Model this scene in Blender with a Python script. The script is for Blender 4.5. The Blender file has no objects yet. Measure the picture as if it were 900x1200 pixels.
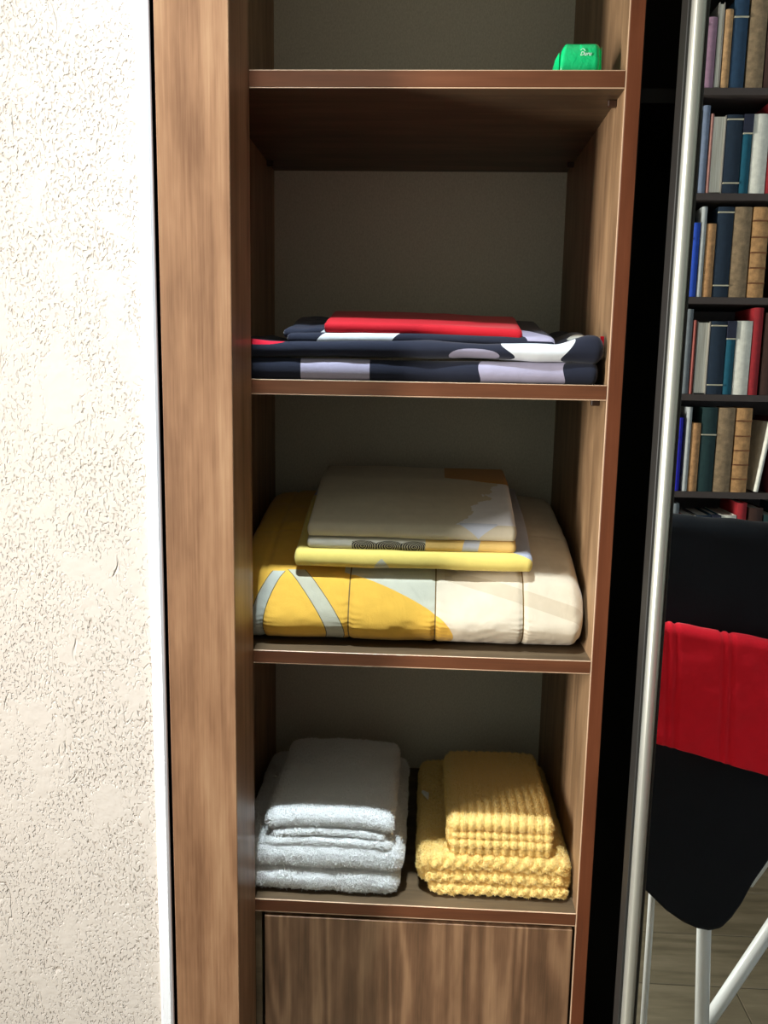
import bpy, math, random
import numpy as np
from mathutils import Matrix, Vector

random.seed(7)
SC = bpy.context.scene
COL = SC.collection

# ------------------------------------------------------------------ camera
YAW, PITCH, ROLL, FPX = 0.0485, 0.1612, 0.0177, 995.9      # for a 900x1200 frame
EYE = Vector((0.0, -1.1, 1.40))
fw = Vector((-math.sin(YAW) * math.cos(PITCH), math.cos(YAW) * math.cos(PITCH), -math.sin(PITCH)))
rt = Vector((math.cos(YAW), math.sin(YAW), 0.0))
up = rt.cross(fw)
r2 = rt * math.cos(ROLL) + up * math.sin(ROLL)
u2 = -rt * math.sin(ROLL) + up * math.cos(ROLL)
cd = bpy.data.cameras.new('camera')
cd.sensor_fit = 'VERTICAL'
cd.sensor_height = 24.0
cd.lens = 24.0 * FPX / 1200.0
cd.clip_start = 0.02
cam = bpy.data.objects.new('camera', cd)
cam.matrix_world = Matrix(((r2.x, u2.x, -fw.x, EYE.x), (r2.y, u2.y, -fw.y, EYE.y), (r2.z, u2.z, -fw.z, EYE.z), (0, 0, 0, 1)))
COL.objects.link(cam)
SC.camera = cam

# ------------------------------------------------------------------ light and exposure
SC.view_settings.view_transform = 'Standard'
SC.view_settings.look = 'None'
SC.view_settings.gamma = 1.0
SC.view_settings.exposure = -0.2
w = bpy.data.worlds.new('sky')
SC.world = w
w.use_nodes = True
bg = w.node_tree.nodes['Background']
bg.inputs[0].default_value = (0.75, 0.86, 1.0, 1)
bg.inputs[1].default_value = 1.0


def area(name, loc, aim, sx, sy, power, color, shape='RECTANGLE', spread=None):
    l = bpy.data.lights.new(name, 'AREA')
    l.shape = shape
    l.size = sx
    l.size_y = sy
    l.energy = power
    l.color = color
    if spread:
        l.spread = spread
    o = bpy.data.objects.new(name, l)
    o.location = loc
    o.rotation_euler = (Vector(aim) - Vector(loc)).to_track_quat('-Z', 'Y').to_euler()
    COL.objects.link(o)
    return o


# daylight coming in at the tall narrow window of the left wall
area('window_daylight', (-1.86, -1.03, 1.42), (0.0, -1.03, 1.42), 0.25, 1.36, 61.0, (1.0, 0.955, 0.885), spread=math.radians(120))
# the cool ceiling downlight just in front of the wardrobe
area('downlight_beam', (-0.24, -0.44, 2.965), (-0.20, -0.30, 0.0), 0.09, 0.09, 10.4, (0.80, 0.92, 1.0), 'DISK', spread=math.radians(50))


# ------------------------------------------------------------------ helpers: data
def lin(c):
    return tuple(((x / 255.0) / 12.92 if x / 255.0 <= 0.04045 else ((x / 255.0 + 0.055) / 1.055) ** 2.4) for x in c)


def tag(o, label=None, cat=None, group=None, kind=None):
    if label: o['label'] = label
    if cat: o['category'] = cat
    if group: o['group'] = group
    if kind: o['kind'] = kind
    return o


def link(name, me, m=None, parent=None):
    o = bpy.data.objects.new(name, me)
    COL.objects.link(o)
    if m is not None and me is not None:
        for mm in (m if isinstance(m, (list, tuple)) else [m]):
            me.materials.append(mm)
    if parent is not None:
        o.parent = parent
    return o


def empty(name, loc=(0, 0, 0)):
    o = bpy.data.objects.new(name, None)
    o.empty_display_size = 0.05
    o.location = loc
    COL.objects.link(o)
    return o


class MB:
    """collects shapes into one mesh"""
    def __init__(s):
        s.v, s.f, s.m, s.uv, s.n = [], [], [], [], 0

    def add(s, V, F, mi=0, UV=None):
        V = np.asarray(V, float)
        s.v.append(V)
        for f in F:
            s.f.append([int(i) + s.n for i in f])
        s.m += [mi] * len(F)
        s.uv.append(np.asarray(UV, float) if UV is not None else V[:, [0, 2]])
        s.n += len(V)
        return s

    def box(s, x0, x1, y0, y1, z0, z1, bev=0.0, mi=0):
        b = min(bev, 0.49 * min(x1 - x0, y1 - y0, z1 - z0))
        if b <= 0:
            V = [(x, y, z) for z in (z0, z1) for y in (y0, y1) for x in (x0, x1)]
            F = [(0, 2, 3, 1), (4, 5, 7, 6), (0, 1, 5, 4), (2, 6, 7, 3), (0, 4, 6, 2), (1, 3, 7, 5)]
            return s.add(V, F, mi)
        V, idx = [], {}
        lo, hi = (x0, y0, z0), (x1, y1, z1)
        for cx in (0, 1):
            for cy in (0, 1):
                for cz in (0, 1):
                    for ax in range(3):
                        p = []
                        for k, c in enumerate((cx, cy, cz)):
                            e = hi[k] if c else lo[k]
                            if k != ax:
                                e += -b if c else b
                            p.append(e)
                        idx[(cx, cy, cz, ax)] = len(V)
                        V.append(p)
        F = []
        for ax in range(3):
            o1, o2 = [k for k in range(3) if k != ax]
            for c in (0, 1):
                q = []
                for a, d in ((0, 0), (1, 0), (1, 1), (0, 1)):
                    t = [0, 0, 0]; t[ax] = c; t[o1] = a; t[o2] = d
                    q.append(idx[tuple(t) + (ax,)])
                F.append(q)
        for ax in range(3):
            o1, o2 = [k for k in range(3) if k != ax]
            for a in (0, 1):
                for d in (0, 1):
                    q = []
                    for c, fx in ((0, o1), (1, o1), (1, o2), (0, o2)):
                        t = [0, 0, 0]; t[ax] = c; t[o1] = a; t[o2] = d
                        q.append(idx[tuple(t) + (fx,)])
                    F.append(q)
        for cx in (0, 1):
            for cy in (0, 1):
                for cz in (0, 1):
                    F.append([idx[(cx, cy, cz, k)] for k in range(3)])
        return s.add(V, F, mi)

    def tube(s, pts, r, n=14, mi=0):
        pts = [Vector(p) for p in pts]
        V, F = [], []
        ref = None
        for i, p in enumerate(pts):
            d = (pts[min(i + 1, len(pts) - 1)] - pts[max(i - 1, 0)]).normalized()
            if ref is None:
                ref = Vector((0, 1, 0)) if abs(d.y) < 0.9 else Vector((1, 0, 0))
            a = d.cross(ref).normalized()
            b = d.cross(a).normalized()
            ref = -b if False else ref
            for k in range(n):
                t = 2 * math.pi * k / n
                V.append(p + a * (r * math.cos(t)) + b * (r * math.sin(t)))
        for i in range(len(pts) - 1):
            for k in range(n):
                k2 = (k + 1) % n
                F.append((i * n + k, i * n + k2, (i + 1) * n + k2, (i + 1) * n + k))
        F.append(tuple(range(n))[::-1])
        F.append(tuple((len(pts) - 1) * n + k for k in range(n)))
        return s.add([tuple(v) for v in V], F, mi)

    def build(s, name, m, parent=None, smooth=False, origin=None):
        V = np.concatenate(s.v)
        UV = np.concatenate(s.uv)
        if origin is not None:
            V = V - np.asarray(origin)
        me = bpy.data.meshes.new(name)
        nv = len(V)
        lens = np.array([len(f) for f in s.f], np.int32)
        flat = np.fromiter((i for f in s.f for i in f), np.int32)
        me.vertices.add(nv)
        me.vertices.foreach_set('co', V.astype(np.float32).ravel())
        me.loops.add(len(flat))
        me.loops.foreach_set('vertex_index', flat)
        me.polygons.add(len(lens))
        me.polygons.foreach_set('loop_start', np.concatenate(([0], np.cumsum(lens)[:-1])).astype(np.int32))
        me.polygons.foreach_set('loop_total', lens)
        me.polygons.foreach_set('material_index', np.array(s.m, np.int32))
        me.polygons.foreach_set('use_smooth', np.full(len(lens), smooth, bool))
        uvl = me.uv_layers.new(name='cloth')
        uvl.data.foreach_set('uv', UV[flat].astype(np.float32).ravel())
        me.update(calc_edges=True)
        me.validate()
        import bmesh
        bm = bmesh.new(); bm.from_mesh(me)
        bmesh.ops.recalc_face_normals(bm, faces=bm.faces)
        bm.to_mesh(me); bm.free()
        o = link(name, me, m, parent)
        if origin is not None:
            o.location = origin
        return o


def vnoise(P, seed=0):
    """smooth 3D value noise in -1..1"""
    P = np.asarray(P, float)
    i = np.floor(P).astype(np.int64)
    f = P - i
    f = f * f * (3 - 2 * f)

    def h(a):
        n = (a[:, 0] * 374761393 + a[:, 1] * 668265263 + a[:, 2] * 2147483647 + seed * 974634777) & 0xffffffff
        n = ((n ^ (n >> 13)) * 1274126177) & 0xffffffff
        n = n ^ (n >> 16)
        return (n & 0xffff) / 32767.5 - 1.0
    r = 0
    for dx in (0, 1):
        for dy in (0, 1):
            for dz in (0, 1):
                wgt = (f[:, 0] if dx else 1 - f[:, 0]) * (f[:, 1] if dy else 1 - f[:, 1]) * (f[:, 2] if dz else 1 - f[:, 2])
                r = r + wgt * h(i + np.array([dx, dy, dz]))
    return r


def slab(mb, x0, x1, y0, y1, z0, t, base=None, step=0.004, nz=8, r=None, disp=None, mi=0, warp=None, rs=None, fin_uv=False):
    """a folded layer of cloth: a softly rounded slab; uv = (x, height + depth) runs up the front and over the top"""
    nx = max(6, int((x1 - x0) / step)); ny = max(6, int((y1 - y0) / step))
    I, J, K = np.meshgrid(np.arange(nx + 1), np.arange(ny + 1), np.arange(nz + 1), indexing='ij')
    shell = (I == 0) | (I == nx) | (J == 0) | (J == ny) | (K == 0) | (K == nz)
    ids = -np.ones(I.shape, np.int64)
    ids[shell] = np.arange(shell.sum())
    hx, hy, hz = (x1 - x0) / 2, (y1 - y0) / 2, t / 2
    r = r or min(hz, hx * 0.5, hy * 0.5)
    rx = rs or r
    L = np.stack([(I[shell] / nx * 2 - 1) * hx, (J[shell] / ny * 2 - 1) * hy, (K[shell] / nz * 2 - 1) * hz], 1)
    sc = np.array([r / rx, 1.0, r / hz])
    Q = L * sc
    inner = np.array([hx * sc[0] - r, hy - r, 0.0]) + 1e-9
    C = np.clip(Q, -inner, inner)
    d = Q - C
    n = d / np.maximum(np.linalg.norm(d, axis=1, keepdims=True), 1e-9)
    Q = C + n * r
    V = Q / sc
    nn = n * sc
    nn /= np.maximum(np.linalg.norm(nn, axis=1, keepdims=True), 1e-9)
    V = V + np.array([(x0 + x1) / 2, (y0 + y1) / 2, z0 + hz])
    UV = np.stack([V[:, 0], (V[:, 1] - y0) + (V[:, 2] - z0)], 1)
    if disp is not None:
        V = V + nn * disp(V, nn)[:, None]
    if base is not None:
        V[:, 2] += base(V[:, 0], V[:, 1])
    if warp is not None:
        V = warp(V)
    if fin_uv:
        UV = np.stack([V[:, 0], (V[:, 1] - y0) + (V[:, 2] - z0)], 1)
    F = []

    def grid(a):
        q = np.stack([a[:-1, :-1], a[1:, :-1], a[1:, 1:], a[:-1, 1:]], -1).reshape(-1, 4)
        F.append(q)
    grid(ids[:, :, 0][::-1]); grid(ids[:, :, nz]); grid(ids[:, 0, :]); grid(ids[:, ny, :][::-1]); grid(ids[0][::-1]); grid(ids[nx])
    mb.add(V, np.concatenate(F), mi, UV)
    return mb


# ------------------------------------------------------------------ helpers: materials
class X:
    """node expression"""
    def __init__(s, nt, sock): s.nt, s.s = nt, sock

    def op(s, o, *a):
        n = s.nt.nodes.new('ShaderNodeMath'); n.operation = o
        for i, v in enumerate((s,) + a):
            if isinstance(v, X): s.nt.links.new(v.s, n.inputs[i])
            else: n.inputs[i].default_value = v
        return X(s.nt, n.outputs[0])

    def __add__(s, o): return s.op('ADD', o)
    def __sub__(s, o): return s.op('SUBTRACT', o)
    def __mul__(s, o): return s.op('MULTIPLY', o)
    def gt(s, o): return s.op('GREATER_THAN', o)
    def lt(s, o): return s.op('LESS_THAN', o)
    def mx(s, o): return s.op('MAXIMUM', o)
    def mn(s, o): return s.op('MINIMUM', o)
    def abs(s): return s.op('ABSOLUTE')
    def sin(s): return s.op('SINE')


def new_mat(name, rough=0.5, spec=0.5, color=(0.8, 0.8, 0.8), metal=0.0):
    m = bpy.data.materials.new(name)
    m.use_nodes = True
    b = m.node_tree.nodes['Principled BSDF']
    b.inputs['Roughness'].default_value = rough
    b.inputs['Specular IOR Level'].default_value = spec
    b.inputs['Base Color'].default_value = tuple(color) + (1,)
    b.inputs['Metallic'].default_value = metal
    return m, m.node_tree, b


def coords(nt, kind='Object', scale=(1, 1, 1), loc=(0, 0, 0)):
    tc = nt.nodes.new('ShaderNodeTexCoord')
    mp = nt.nodes.new('ShaderNodeMapping')
    mp.inputs['Scale'].default_value = scale
    mp.inputs['Location'].default_value = loc
    nt.links.new(tc.outputs[kind], mp.inputs[0])
    return mp.outputs[0]


def noise(nt, vec, scale, detail=2.0, rough=0.5, dist=0.0):
    n = nt.nodes.new('ShaderNodeTexNoise')
    n.inputs['Scale'].default_value = scale
    n.inputs['Detail'].default_value = detail
    n.inputs['Roughness'].default_value = rough
    n.inputs['Distortion'].default_value = dist
    if vec is not None: nt.links.new(vec, n.inputs['Vector'])
    return X(nt, n.outputs['Fac'])


def ramp(nt, fac, stops):
    n = nt.nodes.new('ShaderNodeValToRGB')
    e = n.color_ramp.elements
    while len(e) < len(stops): e.new(0.5)
    for el, (p, c) in zip(e, stops):
        el.position = p; el.color = tuple(c) + (1,)
    nt.links.new(fac.s, n.inputs[0])
    return n.outputs[0]


def mixc(nt, fac, a, b):
    n = nt.nodes.new('ShaderNodeMix'); n.data_type = 'RGBA'
    if isinstance(fac, X): nt.links.new(fac.s, n.inputs['Factor'])
    else: n.inputs['Factor'].default_value = fac
    for nm, v in ((6, a), (7, b)):
        if isinstance(v, tuple): n.inputs[nm].default_value = v + (1,)
        else: nt.links.new(v, n.inputs[nm])
    return n.outputs[2]


def bump(nt, b, h, strength, dist):
    n = nt.nodes.new('ShaderNodeBump')
    n.inputs['Strength'].default_value = strength
    n.inputs['Distance'].default_value = dist
    nt.links.new(h.s, n.inputs['Height'])
    nt.links.new(n.outputs[0], b.inputs['Normal'])


def wood(name, dark, mid, light, axis='z', rough=0.42, seed=0.0, figure=1.0, spec=0.4, ring=0.12, pores=0.30):
    m, nt, b = new_mat(name, rough, spec)
    sc = {'z': (1, 1, 0.06), 'x': (0.06, 1, 1), 'y': (1, 0.06, 1)}[axis]
    v = coords(nt, 'Object', sc, (seed, seed * 0.7, seed * 1.3))
    big = noise(nt, v, 13.0 * figure, 2.0, 0.45, 0.9)
    rings = (big * 34.0).sin() * 0.5 + 0.5
    fine = noise(nt, coords(nt, 'Object', tuple(s * (1 if s == 1 else 0.35) for s in sc), (seed, 0, seed)), 420.0, 3.0, 0.65)
    tone = noise(nt, coords(nt, 'Object', tuple(s if s == 1 else 0.22 for s in sc), (seed * 2, 0, 0)), 30.0, 3.0, 0.6)
    f = rings * ring + fine * pores + tone * 0.70 - (ring * 0.5 + (pores - 0.28) * 0.5)
    nt.links.new(ramp(nt, f, [(0.25, lin(dark)), (0.5, lin(mid)), (0.78, lin(light))]), b.inputs['Base Color'])
    bump(nt, b, fine, 0.12, 0.0006)
    return m


def fabric(name, color=None, rough=0.9, weave=1400.0, wr=0.0012, build=None, sheen=0.15, spec=0.2):
    """plain woven cloth; build(nt, u, v, base) may return a printed colour"""
    m, nt, b = new_mat(name, rough, spec)
    b.inputs['Sheen Weight'].default_value = sheen
    uvn = nt.nodes.new('ShaderNodeUVMap'); uvn.uv_map = 'cloth'
    sep = nt.nodes.new('ShaderNodeSeparateXYZ')
    nt.links.new(uvn.outputs[0], sep.inputs[0])
    u, v = X(nt, sep.outputs[0]), X(nt, sep.outputs[1])
    c = lin(color)
    if build: c = build(nt, u, v, c)
    ob = coords(nt)
    mott = noise(nt, ob, 60.0, 3.0)
    c2 = mixc(nt, mott * 0.16, c, (0.0, 0.0, 0.0))
    nt.links.new(c2, b.inputs['Base Color'])
    wv = noise(nt, ob, weave, 1.0) * 0.15 + noise(nt, coords(nt, 'Object', (1, 0.6, 0.8)), 38.0, 3.0, 0.55, 0.8)
    bump(nt, b, wv, 0.55, wr)
    return m


def ell(u, v, cu, cv, ru, rv):
    a = (u - cu) * (1.0 / ru); c = (v - cv) * (1.0 / rv)
    return (a * a + c * c).lt(1.0)


def band(x, a, b): return x.gt(a) * x.lt(b)


M = {}
M['walnut_front'] = wood('walnut_front', (114, 80, 56), (144, 106, 77), (170, 133, 100), 'z', 0.4, 1.3, 1.0, ring=0.17, pores=0.46)
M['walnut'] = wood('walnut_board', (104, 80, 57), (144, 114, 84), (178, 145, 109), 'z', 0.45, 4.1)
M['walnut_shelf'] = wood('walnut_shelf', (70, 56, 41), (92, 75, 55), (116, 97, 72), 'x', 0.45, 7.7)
M['walnut_drawer'] = wood('walnut_drawer', (92, 66, 46), (128, 94, 68), (168, 130, 96), 'z', 0.4, 11.9, 1.1, ring=0.26)
M['mahogany'] = wood('mahogany_edge', (90, 52, 32), (108, 64, 40), (126, 78, 52), 'x', 0.38, 2.2, 0.6)
M['mahogany_up'] = wood('mahogany_edge_upright', (94, 50, 30), (110, 60, 36), (126, 72, 46), 'z', 0.38, 3.4, 0.6)
M['edge_glint'] = new_mat('pale_edge_glint', 0.4, 0.5, lin((214, 178, 146)))[0]  # pale tan edge strips, coloured as the highlight that bevelled edges catch
M['dark_gap'] = wood('dark_side', (34, 22, 16), (44, 30, 22), (54, 38, 28), 'z', 0.5, 5.0)
M['back'] = new_mat('grey_beige_back_board', 0.7, 0.25, lin((200, 194, 178)))[0]
nt = M['back'].node_tree
nt.links.new(ramp(nt, noise(nt, coords(nt, 'Object', (1, 1, 0.5)), 500.0, 2.0), [(0.3, lin((190, 184, 168))), (0.7, lin((208, 202, 186)))]), nt.nodes['Principled BSDF'].inputs['Base Color'])
M['black_board'] = wood('black_brown_board', (20, 16, 13), (26, 21, 17), (32, 26, 21), 'z', 0.5, 6.0)
M['pin'] = new_mat('brown_plastic', 0.4, 0.5, lin((58, 36, 24)))[0]
M['mirror'] = new_mat('mirror_glass', 0.0, 0.5, (0.86, 0.88, 0.87), 1.0)[0]
M['alu'] = new_mat('brushed_aluminium', 0.36, 0.5, lin((214, 214, 204)), 0.75)[0]
nt = M['alu'].node_tree
bump(nt, nt.nodes['Principled BSDF'], noise(nt, coords(nt, 'Object', (1, 1, 0.01)), 900.0, 2.0), 0.05, 0.0004)
M['gasket'] = new_mat('black_rubber', 0.5, 0.4, lin((40, 40, 38)))[0]
M['white_trim'] = new_mat('white_plastic', 0.35, 0.5, lin((244, 246, 250)))[0]
M['paint'] = new_mat('grey_wall_paint', 0.9, 0.2, lin((152, 160, 153)))[0]
M['ceiling'] = new_mat('ceiling_paint', 0.9, 0.2, lin((226, 228, 222)))[0]
M['white_metal'] = new_mat('white_coated_tube', 0.3, 0.5, lin((222, 226, 224)))[0]
M['lens'] = new_mat('lit_lens', 0.4, 0.5, (1, 1, 1))[0]
bb = M['lens'].node_tree.nodes['Principled BSDF']
bb.inputs['Emission Color'].default_value = (0.8, 0.91, 1, 1); bb.inputs['Emission Strength'].default_value = 12.0
M['cavity'] = new_mat('bookcase_board', 0.55, 0.3, lin((70, 62, 58)))[0]

# embossed plaster wallpaper: flat plateaus broken by patches of small pits and a few long scratches
m, nt, b = new_mat('embossed_plaster', 0.85, 0.25)
ob = coords(nt)
obs = coords(nt, 'Object', (1, 1, 0.7))
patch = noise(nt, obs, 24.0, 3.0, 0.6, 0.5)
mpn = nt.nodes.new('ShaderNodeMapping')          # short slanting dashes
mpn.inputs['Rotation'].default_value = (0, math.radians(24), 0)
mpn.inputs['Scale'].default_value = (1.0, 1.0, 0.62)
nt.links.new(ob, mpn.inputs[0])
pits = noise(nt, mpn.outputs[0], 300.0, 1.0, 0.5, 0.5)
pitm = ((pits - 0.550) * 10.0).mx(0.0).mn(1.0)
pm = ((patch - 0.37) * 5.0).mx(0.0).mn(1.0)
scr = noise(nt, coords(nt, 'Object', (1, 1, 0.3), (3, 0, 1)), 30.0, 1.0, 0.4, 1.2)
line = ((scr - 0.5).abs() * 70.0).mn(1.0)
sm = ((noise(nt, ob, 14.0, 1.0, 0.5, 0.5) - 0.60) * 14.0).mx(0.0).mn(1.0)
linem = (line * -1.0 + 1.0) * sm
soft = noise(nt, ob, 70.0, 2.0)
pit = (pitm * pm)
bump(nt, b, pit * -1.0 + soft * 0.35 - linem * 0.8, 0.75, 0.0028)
shaded_tint = mixc(nt, pit * 0.55 + linem * 0.4, lin((208, 198, 188)), lin((186, 173, 162)))  # pits and scratches coloured darker, painting in the shade of the relief
nt.links.new(shaded_tint, b.inputs['Base Color'])
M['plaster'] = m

# ------------------------------------------------------------------ the room
FRONT = -0.1088                     # face of the wardrobe's end post and of the mirror door
WY = -0.100                        # face of the plaster wall beside it
XL, XR, YB, ZC = -1.90, 3.10, -1.87, 3.00


def struct(name, mb, m, label, cat, parent=None):
    o = mb.build(name, m, parent)
    if parent is None: tag(o, label, cat, None, 'structure')
    return o


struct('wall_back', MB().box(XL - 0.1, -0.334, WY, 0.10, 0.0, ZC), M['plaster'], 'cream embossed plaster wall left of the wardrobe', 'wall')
mb = MB()
mb.box(-0.3335, -0.3175, WY - 0.007, WY + 0.02, 0.0, ZC, 0.0025)
mb.box(-0.3215, -0.3175, WY, 0.05, 0.0, ZC)
struct('trim_1', mb, M['white_trim'], 'glossy white vertical corner trim between plaster wall and walnut post', 'trim')
struct('wall_front', MB().box(XL - 0.1, XR + 0.1, YB - 0.1, YB, 0, ZC), M['paint'], 'grey painted wall behind the bookcase', 'wall')
struct('wall_right', MB().box(XR, XR + 0.1, YB, 0.10, 0, ZC), M['paint'], 'grey painted wall on the right of the room', 'wall')
mb = MB()
WY0, WY1, WZ0, WZ1 = -1.18, -0.88, 0.72, 2.12
mb.box(XL - 0.1, XL, YB, WY0, 0, ZC).box(XL - 0.1, XL, WY1, 0.10, 0, ZC).box(XL - 0.1, XL, WY0, WY1, 0, WZ0).box(XL - 0.1, XL, WY0, WY1, WZ1, ZC)
struct('wall_left', mb, M['paint'], 'grey painted wall with the tall narrow window', 'wall')
struct('ceiling', MB().box(XL - 0.1, XR + 0.1, YB - 0.1, 0.7, ZC, ZC + 0.1), M['ceiling'], 'off-white painted ceiling of the room', 'ceiling')
mb = MB()
for a in ((WY0, WY0 + 0.03, WZ0, WZ1), (WY1 - 0.03, WY1, WZ0, WZ1), (WY0, WY1, WZ0, WZ0 + 0.03), (WY0, WY1, WZ1 - 0.03, WZ1)):
    mb.box(XL - 0.09, XL - 0.05, *a)
wn = struct('window_1', mb, M['white_trim'], 'tall narrow white window in the left wall', 'window')
gm, nt, b = new_mat('window_glass', 0.02, 0.5, (1, 1, 1)); b.inputs['Transmission Weight'].default_value = 1.0
MB().box(XL - 0.073, XL - 0.068, WY0 + 0.03, WY1 - 0.03, WZ0 + 0.03, WZ1 - 0.03).build('pane', gm, wn)

# laminate floor, board by board
fl = struct('floor', MB().box(XL, XR, YB, 0.6, -0.06, -0.009), M['dark_gap'], 'grey brown laminate floor of narrow boards', 'floor')
M['laminate'] = []
for k in range(3):
    M['laminate'].append(wood('laminate', [(84, 76, 60), (78, 70, 58), (90, 80, 64)][k], (108, 98, 78), (128, 116, 96), 'x', 0.35, 1.7 * k + 0.4, 0.7))
PL, PW = 1.20, 0.19
pm_ = []
for k in range(3):
    o = MB().box(0, PL - 0.002, 0, PW - 0.002, -0.009, 0.0, 0.001).build('plank', M['laminate'][k], fl)
    pm_.append(o)
first = [True] * 3
row = 0
y = YB
while y < 0.58:
    x = XL - (row * 0.43) % PL
    while x < XR:
        k = random.randrange(3)
        if x + PL > XL:
            if first[k]: o = pm_[k]; first[k] = False
            else:
                o = pm_[k].copy(); COL.objects.link(o); o.parent = fl
            o.location = (x, y, 0)
        x += PL
    y += PW; row += 1

# downlight
dl = empty('ceiling_downlight', (-0.24, -0.44, ZC))
tag(dl, 'small round white downlight in the ceiling before the wardrobe', 'lamp')


def disc_ring(r0, r1, z0, z1, n=32):
    V, F = [], []
    for k in range(n):
        a = 2 * math.pi * k / n
        for r, z in ((r0, z0), (r1, z0), (r1, z1), (r0, z1)):
            V.append((r * math.cos(a), r * math.sin(a), z))
    for k in range(n):
        k2 = (k + 1) % n
        for j in range(4):
            j2 = (j + 1) % 4
            F.append((k * 4 + j, k2 * 4 + j, k2 * 4 + j2, k * 4 + j2))
    return MB().add(V, F)


disc_ring(0.050, 0.062, -0.012, 0.0).build('trim_ring', M['white_trim'], dl)
disc_ring(0.0005, 0.050, -0.010, -0.004).build('lens', M['lens'], dl)

# ------------------------------------------------------------------ the wardrobe
wr = empty('sliding_door_wardrobe', (0, 0, 0))
tag(wr, 'tall open walnut sliding-door wardrobe with shelves and a mirrored door at right', 'wardrobe')
DEP = 0.4283
XI0, XI1 = -0.2740, 0.2267         # inside faces of the shelf column
TOP = 2.36
MB().box(-0.3106, -0.2277, FRONT, 0.0, 0.0, TOP, 0.0008).build('end_post', M['walnut_front'], wr)
MB().box(-0.2926, XI0, 0.001, DEP, 0.0, TOP).build('side_panel', M['walnut'], wr)
dv = MB().box(XI1, 0.2456, 0.0012, DEP, 0.06, TOP).build('divider_panel', M['walnut'], wr)
MB().box(XI1 + 0.0015, 0.2456, -0.0006, 0.0012, 0.06, TOP, 0.0004).build('edge_band', M['mahogany_up'], dv)
MB().box(XI1, XI1 + 0.0015, -0.0004, 0.0012, 0.06, TOP, 0.0003).build('edge_glint', M['edge_glint'], dv)
MB().box(-0.30, 1.02, DEP, DEP + 0.008, 0.0, TOP).build('back_panel', M['back'], wr)
MB().box(-0.3097, 1.04, FRONT, DEP + 0.008, TOP, TOP + 0.03).build('top_panel', M['walnut'], wr)
MB().box(-0.2926, 1.02, 0.02, 0.036, 0.0, 0.06).build('plinth', M['walnut'], wr)
SH = [(1.7629, 1.7423, 0.0), (1.3903, 1.3711, 0.0), (1.0264, 1.0083, 0.0), (0.6565, 0.6373, 0.0)]
for zt, zb, yf in SH:
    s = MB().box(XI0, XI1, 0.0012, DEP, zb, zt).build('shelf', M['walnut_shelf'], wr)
    MB().box(XI0, XI1 - 0.0004, -0.0004, 0.0012, zb + 0.0014, zt, 0.0004).build('edge_band', M['mahogany'], s)
    MB().box(XI0, XI1 - 0.0004, -0.0006, 0.0012, zt - 0.0009, zt + 0.0002, 0.0003).build('edge_glint', M['edge_glint'], s)
    MB().box(XI0, XI1 - 0.0004, -0.0002, 0.0012, zb, zb + 0.0014, 0.0003).build('edge_glint', M['edge_glint'], s)
    for yy in (0.045, 0.36):
        MB().box(XI1 - 0.011, XI1, yy - 0.004, yy + 0.004, zb - 0.008, zb, 0.001).build('shelf_pin', M['pin'], wr)
        MB().box(XI0, XI0 + 0.011, yy - 0.004, yy + 0.004, zb - 0.008, zb, 0.001).build('shelf_pin', M['pin'], wr)
MB().box(XI0, -0.2190, 0.003, 0.02, 0.06, 0.6373).build('filler_strip', M['walnut_shelf'], wr)
for z0, z1 in ((0.355, 0.6310), (0.066, 0.350)):
    d = MB().box(-0.2145, 0.2232, 0.000, 0.018, z0, z1, 0.0008).build('drawer', M['walnut_drawer'], wr)
    MB().box(-0.205, 0.210, 0.018, 0.40, z0 + 0.02, z1 - 0.05).build('drawer_box', M['walnut_shelf'], d)
# neighbouring compartment, its shade put into the near-black colour of boards and lining
MB().box(0.2456, 1.02, 0.40, DEP - 0.0005, 0.06, TOP).build('shade_back_board', M['black_board'], wr)
MB().box(1.02, 1.04, FRONT, DEP, 0.0, TOP).build('side_panel', M['black_board'], wr)
MB().box(0.2456, 1.02, 0.05, 0.40, 1.741, 1.758).build('hat_shelf', M['black_board'], wr)
MB().box(0.2457, 0.2475, 0.004, DEP, 0.06, TOP).build('shade_lining', M['black_board'], wr)
MB().box(-0.2274, 1.02, FRONT + 0.01, -0.012, -0.002, 0.006).build('door_track', M['alu'], wr)

# mirrored sliding door
dr = MB().box(0.292, 1.0, -0.092, -0.078, 0.03, 2.33).build('sliding_door', M['black_board'], wr)
MB().box(0.2897, 0.995, -0.1000, -0.0915, 0.04, 2.32).build('mirror', M['mirror'], dr)


def stile(x0, x1, name):
    xm, hw = (x0 + x1) / 2, (x1 - x0) / 2
    prof = [(x0, -0.074)]
    for k in range(13):
        t = -1 + 2 * k / 12
        prof.append((xm + hw * t, FRONT + 0.006 * abs(t) ** 2.6))
    prof.append((x1, -0.074))
    V = [(p[0], p[1], z) for z in (0.02, 2.34) for p in prof]
    n = len(prof)
    F = [(k, (k + 1) % n, n + (k + 1) % n, n + k) for k in range(n)] + [tuple(range(n))[::-1], tuple(range(n, 2 * n))]
    return MB().add(V, F).build(name, M['alu'], dr)


stile(0.2712, 0.2868, 'door_stile')
stile(0.985, 1.005, 'door_stile')
MB().box(0.2678, 0.2712, -0.100, -0.074, 0.02, 2.34, 0.0008).build('brush_seal', M['gasket'], dr)
MB().box(0.2868, 0.2902, -0.1035, -0.090, 0.03, 2.33, 0.0008).build('gasket', M['gasket'], dr)

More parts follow.
